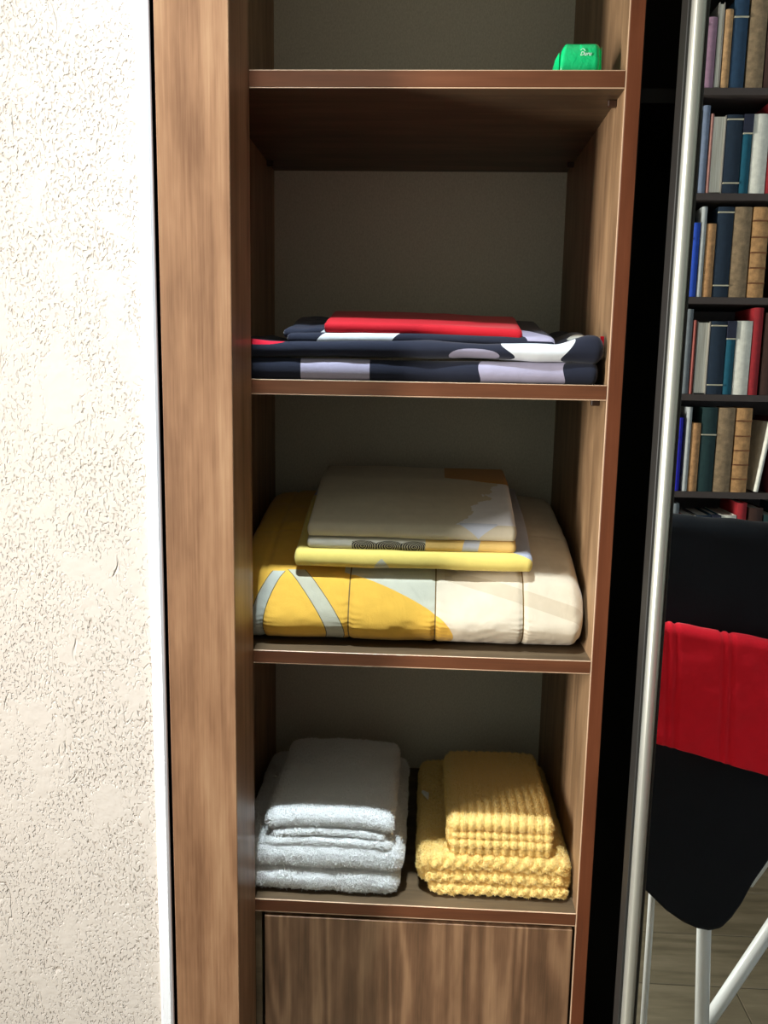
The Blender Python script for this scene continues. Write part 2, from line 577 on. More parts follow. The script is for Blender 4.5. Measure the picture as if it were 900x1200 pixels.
# ------------------------------------------------------------------ soap on the top shelf
sp = empty('soap_bar', (0.174, 0.035, 1.7629))
tag(sp, 'green paper-wrapped soap bar at the right end of the top shelf', 'soap')
pm, nt, b = new_mat('green_wrapper', 0.28, 0.6, lin((10, 214, 130)))
b.inputs['Coat Weight'].default_value = 0.3
bump(nt, b, noise(nt, coords(nt), 160.0, 2.0, 0.5, 1.0), 0.35, 0.002)
fm = new_mat('pale_green_print', 0.35, 0.5, lin((222, 252, 240)))[0]
mb = MB()


def soap_warp(V):
    V = V.copy()
    k = np.clip((np.abs(V[:, 0]) - 0.019) / 0.008, 0, 1)
    V[:, 2] = 0.0185 + (V[:, 2] - 0.0185) * (1 - 0.10 * k)
    V[:, 1] *= 1 - 0.18 * k
    V[:, 0] += 0.09 * (V[:, 2] - 0.018) * np.sign(V[:, 0]) * (V[:, 0] < 0) * -1.6
    return V


slab(mb, -0.024, 0.027, -0.018, 0.018, 0.0005, 0.0365, step=0.0016, nz=22, r=0.0055,
     disp=lambda V, n: 0.0006 * vnoise(V * 120, 3), warp=soap_warp)
mb.build('wrapper', pm, sp, True)
# folded paper ears at both ends
for sx, nm in ((-1, 'end_fold'), (1, 'end_fold')):
    xb = -0.0245 if sx < 0 else 0.0262
    L = 0.0075 if sx < 0 else 0.0025
    V = [(xb, -0.0165, 0.0005), (xb, -0.015, 0.033 if sx > 0 else 0.027), (xb, 0.015, 0.030), (xb, 0.0165, 0.0005),
         (xb + sx * L, -0.010, 0.0005), (xb + sx * L * 0.55, -0.009, 0.020), (xb + sx * L * 0.55, 0.010, 0.018), (xb + sx * L, 0.010, 0.0005)]
    F = [(0, 1, 2, 3), (4, 7, 6, 5), (0, 4, 5, 1), (1, 5, 6, 2), (2, 6, 7, 3), (0, 3, 7, 4)]
    MB().add(V, F).build(nm, pm, sp)
# script lettering with a small flourish over it
fc = bpy.data.curves.new('soap_script', 'FONT')
fc.body = 'Duru'; fc.size = 0.0062; fc.shear = 0.35; fc.extrude = 0.0002; fc.align_x = 'CENTER'; fc.offset = 0.00012
to = bpy.data.objects.new('lettering_curve', fc)
COL.objects.link(to)
dg = bpy.context.evaluated_depsgraph_get()
tm = bpy.data.meshes.new_from_object(to.evaluated_get(dg))
bpy.data.objects.remove(to)
tl = link('lettering', tm, fm, sp)
if len(tl.data.materials) == 0: tl.data.materials.append(fm)
tl.rotation_euler = (math.pi / 2, 0, 0); tl.location = (0.0065, -0.0190, 0.0222)
tl['label'] = 'white script lettering on the green wrapper'
MB().tube([(0.0005 + 0.0055 * t, -0.0188, 0.0280 + 0.0022 * math.sin(math.pi * t) - 0.0006 * t) for t in np.linspace(0, 1, 9)], 0.0004, 6).build('flourish', fm, sp)

# ------------------------------------------------------------------ dark bed linen on the second shelf
NAVY, LILAC, WHITE, RED = (34, 38, 54), (178, 172, 196), (232, 236, 240), (198, 14, 34)


def drape_noise(seed, amp, f=14.0):
    return lambda V, n: amp * vnoise(V * f, seed) + 0.35 * amp * vnoise(V * f * 3.1, seed + 1)


def p_lower(nt, u, v, c):
    c = mixc(nt, band(u, -0.166, -0.076), c, lin(LILAC))
    return mixc(nt, band(u + (v - 0.02) * (v - 0.02) * -20.0, 0.064, 0.172), c, lin(LILAC))


Z2 = 1.3903
mb = MB()
slab(mb, -0.268, 0.217, 0.012, 0.36, Z2 + 0.0005, 0.0275, r=0.009, rs=0.006, disp=drape_noise(11, 0.0012), nz=10)
tag(mb.build('folded_sheet', fabric('navy_lilac_cotton', NAVY, build=p_lower), None, True, (0, 0.18, Z2)),
    'navy folded sheet with lilac blocks, lowest on the second shelf', 'sheet')


def p_upper(nt, u, v, c):
    c = mixc(nt, ell(u, v, 0.058, -0.004, 0.040, 0.017), c, lin((158, 152, 172)))
    c = mixc(nt, ell(u, v, 0.139, 0.026, 0.047, 0.0255), c, lin(WHITE))
    c = mixc(nt, ell(u, v, 0.208, 0.092, 0.022, 0.034), c, lin((222, 222, 210)))
    c = mixc(nt, ell(u, v, -0.237, 0.027, 0.050, 0.0125), c, lin((200, 20, 48)))
    return c


def up_base(x, y):
    return 0.004 * np.sin((x + 0.27) * 6.3) * np.exp(-((y - 0.0) / 0.2) ** 2) + 0.012 * np.clip((y - 0.05) / 0.25, 0, 1)


mb = MB()


def up_warp(V):
    V = V.copy()
    k = np.clip((V[:, 0] - 0.160) / 0.045, 0, 1); k = k * k * (3 - 2 * k)
    k2 = np.clip((-0.205 - V[:, 0]) / 0.05, 0, 1)
    zb = Z2 + 0.0275
    V[:, 2] = zb + (V[:, 2] - zb) * (1 + 0.62 * k + 0.25 * k2)
    return V


slab(mb, -0.266, 0.2225, 0.008, 0.355, Z2 + 0.0275, 0.0205, base=up_base, r=0.010, rs=0.012, warp=up_warp, disp=drape_noise(17, 0.0022), nz=10)
o = tag(mb.build('folded_duvet_cover', fabric('navy_circle_cotton', NAVY, build=p_upper), None, True, (0, 0.18, Z2 + 0.028)),
        'navy folded duvet cover with big white and red spots, on the lilac-block sheet', 'duvet cover')
MB().box(0.2195, 0.2240, 0.0245, 0.0265, -0.004, 0.012).build('side_tag', fabric('red_tag', RED), o).location = (0, -0.18, 0.022)
o.children[0]['label'] = 'small red care tag'


def p_npc(nt, u, v, c):
    c = mixc(nt, band(u + v * -0.9, -0.150, -0.052) * v.lt(0.0200), c, lin(WHITE))
    c = mixc(nt, band(u + v * 0.4, 0.130, 0.168) * v.gt(0.008) * v.lt(0.10), c, lin(LILAC))
    return c


def pc_base(x, y):
    return 0.034 * np.clip((y - 0.0) / 0.20, 0, 1.3) - 0.004 * np.clip((y - 0.0) / 0.2, 0, 1) + 0.0025 * np.sin((x + 0.2) * 9)


mb = MB()
slab(mb, -0.186, 0.162, 0.022, 0.25, Z2 + 0.0430, 0.0125, base=pc_base, r=0.0055, disp=drape_noise(23, 0.0012), nz=6)
# the loose rumpled corner at its left end
slab(mb, -0.192, -0.120, 0.034, 0.20, Z2 + 0.0480, 0.0130, base=pc_base, r=0.0060, disp=drape_noise(29, 0.003, 30), nz=6)
tag(mb.build('folded_pillowcase', fabric('navy_patch_cotton', NAVY, build=p_npc), None, True, (0, 0.13, Z2 + 0.05)),
    'navy folded pillowcase with white and lilac patches, directly under the red one', 'pillowcase', 'pillowcases on the second shelf')


def rwarp(V):
    V = V.copy()
    k = np.clip((V[:, 1] - 0.028) / 0.2, 0, 1)
    V[:, 0] = V[:, 0] * (1 + 0.06 * k)
    return V


mb = MB()
rb = lambda x, y: pc_base(x, y) - 0.0050 * np.clip((x + 0.14) / 0.26, 0, 1)
slab(mb, -0.138, 0.121, 0.024, 0.215, Z2 + 0.0550, 0.0150, base=rb, r=0.0060, rs=0.004, disp=drape_noise(31, 0.0016), nz=8, warp=rwarp)
tag(mb.build('folded_pillowcase', fabric('red_cotton', RED, rough=0.75), None, True, (0, 0.12, Z2 + 0.06)),
    'bright red folded pillowcase on top of the dark bed linen', 'pillowcase', 'pillowcases on the second shelf')

# ------------------------------------------------------------------ yellow quilt and its pillowcases on the third shelf
Z3 = 1.0264
YEL, GREY, BEIGE = (236, 184, 74), (196, 196, 182), (220, 206, 182)


def q_h(y):
    return np.interp(y, [0.0, 0.03, 0.06, 0.10, 0.16, 0.22, 0.30, 0.36, 0.42], [0.062, 0.092, 0.106, 0.124, 0.145, 0.158, 0.170, 0.168, 0.150])


def p_quilt(nt, u, v, c):
    # v runs from the front hem up over the top
    light = mixc(nt, u.gt(0.018), lin((204, 202, 182)), lin(BEIGE))
    light = mixc(nt, band(u * 0.42 + v, 0.135, 0.165) * u.gt(0.03), light, lin((206, 190, 164)))
    # yellow field: right border is a convex curve
    lim = v * v * -6.6 + v * -0.30 + 0.054
    yel = u.lt(lim.mx(-0.11))
    c = mixc(nt, yel, light, lin(YEL))
    s1 = (v * v * -0.6 + v * -0.42 + -0.108)
    c = mixc(nt, band(u - s1, -0.013, 0.013) * v.lt(0.14), c, lin((92, 88, 60)))
    c = mixc(nt, band(u - s1, -0.0118, 0.0118) * v.lt(0.14), c, lin((192, 188, 166)))
    s2 = v * v * 1.5 + -0.230
    c = mixc(nt, band(u - s2, -0.0095, 0.0095) * v.gt(0.01) * v.lt(0.135), c, lin((92, 88, 60)))
    c = mixc(nt, band(u - s2, -0.0083, 0.0083) * v.gt(0.01) * v.lt(0.135), c, lin((186, 188, 176)))
    c = mixc(nt, band(u, -0.15, 0.06) * v.gt(0.34), c, lin((40, 36, 36)))  # dark print on the rear top, with the shade there painted in
    for s in (-0.1015, 0.018, 0.138):
        c = mixc(nt, band(u, s - 0.0009, s + 0.0009), c, lin((120, 96, 56)))
    return c


def q_disp(V, n):
    d = 0.0018 * vnoise(V * 16, 41) + 0.0009 * vnoise(V * 55, 43)
    for s in (-0.2215, -0.1015, 0.018, 0.138):
        d = d - 0.0036 * np.exp(-((V[:, 0] - s) / 0.0035) ** 2)
        d = d + 0.0004 * np.exp(-((V[:, 0] - s) / 0.016) ** 2) * np.sin(V[:, 2] * 420 + V[:, 0] * 60)
    # cross seams near the hem and over the top
    d = d - 0.0016 * np.exp(-((V[:, 1] - 0.16) / 0.004) ** 2) * (n[:, 2] > 0.3)
    d = d + 0.0005 * np.exp(-((V[:, 2] - Z3 - 0.018) / 0.008) ** 2) * np.sin(V[:, 0] * 340 + 4 * vnoise(V * 20, 5)) * (n[:, 1] < -0.3)
    return d


def quilt_warp(V):
    V = V.copy()
    t = (V[:, 2] - Z3) / 0.16
    y = V[:, 1]
    h = q_h(y - 0.020)
    end = np.clip((np.abs(V[:, 0] + 0.025) - 0.16) / 0.085, 0, 1)
    h = h * (1 - 0.06 * end ** 2)
    V[:, 2] = Z3 + 0.0015 + np.clip(t, 0, None) * h
    return V


mb = MB()
slab(mb, -0.270, 0.2245, 0.022, 0.415, Z3, 0.16, fin_uv=True, step=0.0030, nz=46, r=0.045, rs=0.020, disp=q_disp, warp=quilt_warp)
tag(mb.build('folded_quilt', fabric('yellow_beige_quilt', YEL, build=p_quilt, wr=0.002), None, True, (0, 0.2, Z3)),
    'thick folded quilt, yellow and beige with stitched seams, filling the third shelf', 'quilt')


def y_base(x, y):
    return np.interp(y, [0.04, 0.10, 0.16, 0.22, 0.30, 0.36], [0.0, 0.016, 0.035, 0.0505, 0.0625, 0.066])


def p_ypc(nt, u, v, c):
    tri = (u + 0.058).abs().lt((v - 0.017) * -0.95)
    c = mixc(nt, tri, c, lin((190, 186, 164)))
    c = mixc(nt, (v + u * 0.6).gt(0.110), c, lin((172, 176, 190)))
    return c


mb = MB()
slab(mb, -0.180, 0.150, 0.046, 0.315, Z3 + 0.1035, 0.0235, base=y_base, r=0.009, rs=0.005, disp=drape_noise(51, 0.0014), nz=10)
tag(mb.build('folded_pillowcase', fabric('lemon_cotton', (232, 208, 112), build=p_ypc), None, True, (0, 0.18, Z3 + 0.1075)),
    'lemon yellow folded pillowcase lying straight on the quilt', 'pillowcase', 'pillowcases on the third shelf')


def p_scroll(nt, u, v, c):
    c = mixc(nt, u.gt(0.002), c, lin((240, 200, 120)))
    c = mixc(nt, band(u - v * 0.2, 0.052, 0.074), c, lin((196, 196, 200)))
    inside = band(u, -0.100, 0.002)
    for cx in (-0.085, -0.048, -0.013):
        e = ell(u, v, cx, 0.007, 0.0200, 0.0092)
        du = (u - cx) * 0.6; dv = v - 0.007
        rr = (du * du + dv * dv).op('SQRT')
        st = (rr * 3400.0 + u * 160.0).sin().gt(-0.25)
        c = mixc(nt, e * inside, c, lin((176, 166, 140)))
        c = mixc(nt, e * st * inside, c, lin((44, 42, 40)))
    return c


mb = MB()
slab(mb, -0.164, 0.128, 0.056, 0.300, Z3 + 0.1260, 0.0150, base=y_base, r=0.006, disp=drape_noise(61, 0.0008), nz=6)
tag(mb.build('folded_pillowcase', fabric('scroll_print_cotton', (214, 208, 190), build=p_scroll), None, True, (0, 0.18, Z3 + 0.115)),
    'folded pillowcase with a black scroll print and orange end, between lemon and cream ones', 'pillowcase', 'pillowcases on the third shelf')


def p_cream(nt, u, v, c):
    wob = noise(nt, coords(nt, 'Object', (1, 1, 1)), 45.0, 2.0) * 0.05
    c = mixc(nt, (u + v * -0.45 + wob).gt(0.060) * v.gt(0.030) * v.lt(0.17), c, lin((236, 236, 240)))
    c = mixc(nt, u.gt(0.030) * (u * 0.3 + v).gt(0.205), c, lin((206, 146, 60)))
    tri = (u - 0.075).abs() * 0.9 - v
    c = mixc(nt, tri.lt(-0.006) * (u - 0.075).abs().lt(0.026) * v.lt(0.035), c, lin((206, 212, 226)))
    return c


mb = MB()
slab(mb, -0.164, 0.128, 0.056, 0.300, Z3 + 0.1410, 0.0210, base=y_base, r=0.009, rs=0.005, disp=drape_noise(67, 0.0014), nz=10)
tag(mb.build('folded_pillowcase', fabric('cream_cotton', (214, 203, 178), build=p_cream), None, True, (0, 0.18, Z3 + 0.13)),
    'cream folded pillowcase with pale leaf print, topmost of the stack on the quilt', 'pillowcase', 'pillowcases on the third shelf')

# ------------------------------------------------------------------ towels on the lowest shelf
Z4 = 0.6565


def terry_mat(name, color, scale=700.0, dep=0.003):
    m, nt, b = new_mat(name, 0.95, 0.1)
    b.inputs['Sheen Weight'].default_value = 0.4
    ob = coords(nt)
    n1 = noise(nt, ob, scale, 3.0, 0.7)
    nt.links.new(mixc(nt, n1 * 0.2, lin(color), tuple(x * 0.8 for x in lin(color))), b.inputs['Base Color'])
    bump(nt, b, n1 + noise(nt, ob, 180.0, 2.0) * 0.6, 0.8, dep)
    return m


def terry(seed, fluff=0.0013, lump=0.0016):
    def f(V, n):
        return fluff * vnoise(V * 420, seed) + 0.8 * fluff * vnoise(V * 230, seed + 1) + lump * vnoise(V * 42, seed + 2)
    return f


def pile_mat(name, color):
    m, nt, b = new_mat(name, 0.95, 0.05, lin(color))
    tr = nt.nodes.new('ShaderNodeBsdfTranslucent'); tr.inputs[0].default_value = lin(color) + (1,)
    mx = nt.nodes.new('ShaderNodeMixShader'); mx.inputs[0].default_value = 0.45
    nt.links.new(b.outputs[0], mx.inputs[1]); nt.links.new(tr.outputs[0], mx.inputs[2])
    nt.links.new(mx.outputs[0], nt.nodes['Material Output'].inputs['Surface'])
    return m


white_pile = pile_mat('white_terry_loops', (250, 250, 248))
yellow_pile = pile_mat('yellow_terry_loops', (250, 222, 148))


def pile(o, spacing, length, width, seed, m):
    """the loops of the terry: short bent blades standing on the faces that look up, forward or sideways"""
    me = o.data
    nv, nf = len(me.vertices), len(me.polygons)
    co = np.empty(nv * 3, np.float32); me.vertices.foreach_get('co', co); co = co.reshape(-1, 3)
    cen = np.empty(nf * 3, np.float32); me.polygons.foreach_get('center', cen); cen = cen.reshape(-1, 3)
    nor = np.empty(nf * 3, np.float32); me.polygons.foreach_get('normal', nor); nor = nor.reshape(-1, 3)
    ar = np.empty(nf, np.float32); me.polygons.foreach_get('area', ar)
    rg = np.random.default_rng(seed)
    ok = (nor[:, 2] > -0.5) & (nor[:, 1] < 0.8)
    pr = np.where(ok, ar / (spacing * spacing), 0)
    cnt = np.floor(pr + rg.random(nf)).astype(int)
    idx = np.repeat(np.arange(nf), cnt)
    n = len(idx)
    N = nor[idx]
    P = cen[idx] + rg.normal(0, spacing * 0.35, (n, 3)) * (1 - np.abs(N))
    D = N + rg.normal(0, 0.40, (n, 3)); D /= np.linalg.norm(D, axis=1, keepdims=True)
    T = np.cross(D, rg.normal(0, 1, (n, 3))); T /= np.linalg.norm(T, axis=1, keepdims=True)
    L = length * (0.5 + rg.random((n, 1)))
    A = P - D * 0.0004
    V = np.stack([A - T * width, A + T * width, P + D * L + T * width * 0.6, P + D * L - T * width * 0.6], 1).reshape(-1, 3)
    F = np.arange(n * 4).reshape(-1, 4)
    pm = bpy.data.meshes.new('pile')
    pm.vertices.add(len(V)); pm.vertices.foreach_set('co', V.astype(np.float32).ravel())
    pm.loops.add(n * 4); pm.loops.foreach_set('vertex_index', F.astype(np.int32).ravel())
    pm.polygons.add(n); pm.polygons.foreach_set('loop_start', (np.arange(n) * 4).astype(np.int32)); pm.polygons.foreach_set('loop_total', np.full(n, 4, np.int32))
    pm.update(calc_edges=True)
    c = link('pile', pm, m, o)
    c['kind'] = 'stuff'
    return n


white = terry_mat('white_terry', (248, 248, 246))


def sag(x0, x1, amp, tilt=0.0):
    def f(x, y):
        t = (x - x0) / (x1 - x0) * 2 - 1
        return -amp * np.abs(t) ** 3 + tilt * t
    return f


mb = MB()
slab(mb, -0.262, -0.0240, 0.016, 0.330, Z4 + 0.0005, 0.036, step=0.0016, nz=22, r=0.016, disp=terry(81), base=lambda x, y: 0.003 * (1 + np.sin((x + 0.26) * 20)) * np.exp(-y / 0.05) * 0)
o = tag(mb.build('bath_towel', white, None, True, (-0.14, 0.18, Z4)), 'white fluffy folded bath towel, lowest of the white pile', 'towel', 'white towels on the lowest shelf')
pile(o, 0.0014, 0.0024, 0.0004, 1, white_pile)
mb = MB()
slab(mb, -0.262, -0.0180, 0.018, 0.335, Z4 + 0.034, 0.040, step=0.0016, nz=24, r=0.019, disp=terry(87), base=sag(-0.262, -0.02, 0.004))
o = tag(mb.build('bath_towel', white, None, True, (-0.14, 0.18, Z4 + 0.035)), 'white fluffy folded bath towel, middle of the white pile', 'towel', 'white towels on the lowest shelf')
pile(o, 0.0014, 0.0024, 0.0004, 2, white_pile)
mb = MB()
tb = sag(-0.218, -0.036, 0.004)
slab(mb, -0.219, -0.0350, 0.024, 0.290, Z4 + 0.0700, 0.0120, step=0.0015, nz=10, r=0.006, disp=terry(91, 0.0010, 0.001), base=tb)
slab(mb, -0.209, -0.0440, 0.028, 0.290, Z4 + 0.0800, 0.0120, step=0.0015, nz=10, r=0.006, disp=terry(93, 0.0010, 0.001), base=lambda x, y: tb(x, y) + 0.003 * np.sin((x + 0.21) / 0.165 * math.pi))
slab(mb, -0.220, -0.0330, 0.030, 0.292, Z4 + 0.0900, 0.0260, step=0.0015, nz=18, r=0.0125, disp=terry(97), base=lambda x, y: tb(x, y) + 0.003 * np.sin((x + 0.22) / 0.187 * math.pi))
o = tag(mb.build('hand_towel', white, None, True, (-0.13, 0.18, Z4 + 0.07)), 'white fluffy folded hand towel, topmost of the white pile', 'towel', 'white towels on the lowest shelf')
pile(o, 0.0014, 0.0020, 0.0004, 3, white_pile)

yellow = terry_mat('yellow_terry', (248, 218, 138), 600.0, 0.0022)


def waffle(seed, amp=0.0020, cell=0.0125):
    k = math.pi / cell

    def f(V, n):
        s = V[:, 1] - V[:, 2] * 1.0
        a = np.abs(np.sin((V[:, 0] + s) * k * 0.7)) * np.abs(np.sin((V[:, 0] - s) * k * 0.7))
        return amp * (a - 0.4) * 1.4 + 0.0006 * vnoise(V * 400, seed) + 0.0012 * vnoise(V * 40, seed + 2)
    return f


def ribs(seed, amp=0.0021, pitch=0.0122):
    def f(V, n):
        a = np.abs(np.sin(V[:, 0] / pitch * math.pi + 0.35 * vnoise(V * 30, seed)))
        return amp * (a ** 0.8 - 0.6) + 0.0005 * vnoise(V * 420, seed) + 0.0010 * vnoise(V * 40, seed + 2)
    return f


mb = MB()
bb_ = sag(0.0, 0.222, 0.005)
slab(mb, 0.020, 0.2195, 0.023, 0.330, Z4 + 0.0030, 0.0170, step=0.0018, nz=12, r=0.008, disp=waffle(101))
slab(mb, 0.012, 0.2150, 0.025, 0.332, Z4 + 0.0195, 0.0190, step=0.0018, nz=12, r=0.009, disp=waffle(103))
slab(mb, 0.003, 0.2220, 0.027, 0.340, Z4 + 0.0360, 0.0290, step=0.0018, nz=18, r=0.014, disp=waffle(107), base=bb_)
# the turns of the fold at both ends close the layers
slab(mb, 0.0020, 0.0260, 0.031, 0.338, Z4 + 0.0160, 0.0430, step=0.0018, nz=24, r=0.011, disp=waffle(109, 0.0018))
slab(mb, 0.2010, 0.2225, 0.031, 0.338, Z4 + 0.0040, 0.0520, step=0.0018, nz=24, r=0.010, disp=waffle(113, 0.0018))
o = tag(mb.build('bath_towel', yellow, None, True, (0.11, 0.16, Z4)), 'large yellow waffle-weave folded bath towel at the bottom of the right pile', 'towel')
V = [(0.006, 0.205, Z4 + 0.0665), (0.018, 0.195, Z4 + 0.0670), (0.017, 0.176, Z4 + 0.0690), (0.0075, 0.205, Z4 + 0.0710), (0.0185, 0.195, Z4 + 0.0715), (0.0175, 0.176, Z4 + 0.0705)]
F = [(0, 2, 1), (3, 4, 5), (0, 1, 4, 3), (1, 2, 5, 4), (2, 0, 3, 5)]
t = MB().add(V, F).build('care_label', fabric('white_satin_label', (236, 236, 228)), o)
t.location = (-0.11, -0.16, -Z4)
t['label'] = 'small white care label sticking out'
pile(o, 0.0014, 0.0018, 0.0004, 4, yellow_pile)
mb = MB()
ty = Z4 + 0.0615
slab(mb, 0.0495, 0.1925, 0.033, 0.262, ty - 0.001, 0.0130, step=0.0015, nz=10, r=0.006, disp=ribs(121))
slab(mb, 0.0465, 0.1945, 0.031, 0.262, ty + 0.0105, 0.0140, step=0.0015, nz=10, r=0.0066, disp=ribs(123))
slab(mb, 0.0505, 0.1960, 0.034, 0.262, ty + 0.0230, 0.0120, step=0.0015, nz=10, r=0.0056, disp=ribs(127))
slab(mb, 0.0450, 0.1965, 0.035, 0.264, ty + 0.0330, 0.0230, step=0.0015, nz=18, r=0.0112, disp=ribs(131), base=sag(0.045, 0.1965, 0.003))
slab(mb, 0.0445, 0.0580, 0.037, 0.262, ty + 0.0080, 0.0340, step=0.0015, nz=18, r=0.0060, disp=ribs(137))
o = tag(mb.build('hand_towel', yellow, None, True, (0.115, 0.16, ty)), 'small yellow ribbed folded hand towel on top of the waffle-weave towel', 'towel')
pile(o, 0.0014, 0.0016, 0.0004, 5, yellow_pile)

# ------------------------------------------------------------------ the bookcase seen in the mirror
BY = -1.55                          # front of the books
bc = empty('bookcase', (0.95, BY - 0.02, 0))
tag(bc, 'tall dark bookcase full of old books, reflected in the mirror', 'bookcase')
BX0, BX1 = 0.60, 1.30


def bpart(name, *a):
    o = MB().box(*a).build(name, M['case_back' if name == 'back_panel' else 'cavity'], bc)
    o.location = (-0.95, -(BY - 0.02), 0)
    return o


bpart('side_panel', BX0 - 0.02, BX0, BY - 0.28, BY + 0.005, 0, 2.46)
bpart('side_panel', BX1, BX1 + 0.02, BY - 0.28, BY + 0.005, 0, 2.46)
M['case_back'] = new_mat('bookcase_back', 0.7, 0.2, lin((124, 118, 116)))[0]
bpart('back_panel', BX0, BX1, BY - 0.29, BY - 0.28, 0, 2.46)
bpart('top_panel', BX0, BX1, BY - 0.28, BY + 0.005, 2.44, 2.46)
ROWZ = [2.164, 1.897, 1.624, 1.359, 1.084, 0.815, 0.545, 0.275]
for z in ROWZ + [0.06]:
    bpart('shelf', BX0, BX1, BY - 0.28, BY + 0.004, z - 0.018, z)


def leather(name, c, var=0.12, sc=60.0):
    m, nt, b = new_mat(name, 0.6, 0.3)
    n = noise(nt, coords(nt), sc, 3.0, 0.65)
    a = lin(c)
    nt.links.new(ramp(nt, n, [(0.3, tuple(x * (1 - 2.2 * var) for x in a)), (0.6, a), (0.8, tuple(min(1, x * (1 + 2 * var)) for x in a))]), b.inputs['Base Color'])
    return m


KIND = {  # description, spine colour, fore edge shown, bands at heights
    'lilac': ('faded lilac', (150, 118, 138), False, ()),
    'tan': ('tan cloth', (186, 148, 104), False, ()),
    'blue': ('dark blue', (38, 66, 92), False, (0.80,)),
    'taupe': ('taupe', (150, 128, 98), False, ()),
    'greyblue': ('slim grey-blue', (112, 126, 148), False, ()),
    'pinkish': ('thin pinkish brown', (168, 120, 110), False, ()),
    'pages': ('cream-paged', (150, 146, 138), True, ()),
    'navy': ('dark navy', (30, 46, 62), False, (0.94, 0.13)),
    'teal': ('teal and navy', (16, 84, 104), False, (0.76,)),
    'white': ('thick white', (232, 232, 218), False, ()),
    'blueband': ('bright blue', (30, 72, 176), False, ()),
    'greywhite': ('pale grey', (168, 174, 172), False, ()),
    'tanshort': ('short tan', (184, 140, 94), False, ()),
    'leather': ('ribbed leather', (190, 146, 96), False, (0.85, 0.67, 0.50, 0.33, 0.16)),
    'grey': ('slate grey', (108, 116, 120), False, ()),
    'pinkred': ('thin rusty red', (160, 82, 72), False, ()),
    'red': ('tall red', (150, 36, 42), False, ()),
    'tanblue': ('slim vivid blue', (28, 30, 168), False, ()),
    'green': ('dark green', (30, 56, 56), False, (0.68,)),
    'brown': ('dark brown', (64, 42, 34), False, ()),
    'olive': ('olive', (96, 92, 62), False, ()),
    'maroon': ('maroon', (92, 28, 34), False, (0.85, 0.15)),
}
BM = {k: leather('book_' + k, v[1], 0.18 if k in ('leather', 'taupe', 'tan', 'tanshort') else 0.08) for k, v in KIND.items()}
paper, nt, b = new_mat('book_paper', 0.85, 0.1)
nt.links.new(ramp(nt, noise(nt, coords(nt, 'Object', (1, 1, 0.01)), 900.0, 1.0), [(0.35, lin((206, 200, 180))), (0.65, lin((236, 234, 220)))]), b.inputs['Base Color'])
gold = new_mat('pale_band', 0.5, 0.4, lin((188, 184, 160)))[0]
rib = leather('leather_rib', (128, 84, 52), 0.1)
navycap = leather('navy_cap', (40, 44, 62), 0.1)
A_ROW = [('grey', .710, .729, .232), ('pinkred', .731, .740, .202), ('pages', .743, .778, .199), ('navy', .780, .822, .200), ('teal', .824, .848, .201), ('white', .850, .892, .202), ('red', .894, .919, .238)]
B_ROW = [('blueband', .711, .730, .196), ('greywhite', .732, .746, .251), ('tanshort', .748, .773, .194), ('navy', .775, .817, .246), ('taupe', .819, .865, .240), ('leather', .869, .912, .245)]
LEFT_A = [('brown', .604, .650, .22), ('olive', .653, .704, .21)]
LEFT_B = [('maroon', .604, .655, .23), ('green', .658, .706, .225)]
RIGHT_A = [('brown', .925, .965, .225), ('green', .968, 1.01, .205), ('blue', 1.013, 1.06, .23), ('tan', 1.063, 1.10, .20), ('maroon', 1.103, 1.15, .22), ('greyblue', 1.153, 1.19, .21), ('taupe', 1.193, 1.24, .22), ('brown', 1.243, 1.29, .23)]
RIGHT_B = [('maroon', .975, 1.015, .215), ('tan', 1.018, 1.05, .20), ('green', 1.053, 1.10, .235), ('leather', 1.103, 1.15, .24), ('greywhite', 1.153, 1.18, .22), ('blue', 1.183, 1.23, .23), ('olive', 1.233, 1.28, .21)]
ROWS = [
    LEFT_B + [('lilac', .711, .735, .174), ('pages', .737, .752, .210), ('tan', .755, .775, .193), ('blue', .777, .814, .217), ('taupe', .819, .863, .225), ('brown', .866, .905, .22), ('leather', .908, .965, .23)] + RIGHT_B,
    LEFT_A + [('greyblue', .716, .734, .223), ('pinkish', .736, .745, .202)] + A_ROW[2:] + RIGHT_A,
    LEFT_B + B_ROW + RIGHT_B,
    LEFT_A + A_ROW + RIGHT_A,
    LEFT_B + [('tanblue', .708, .723, .208)] + B_ROW[1:3] + [('green', .775, .816, .245)] + B_ROW[4:] + RIGHT_B,
    LEFT_A + A_ROW + RIGHT_A,
]
ORD = ['top', 'second', 'third', 'fourth', 'fifth', 'sixth']


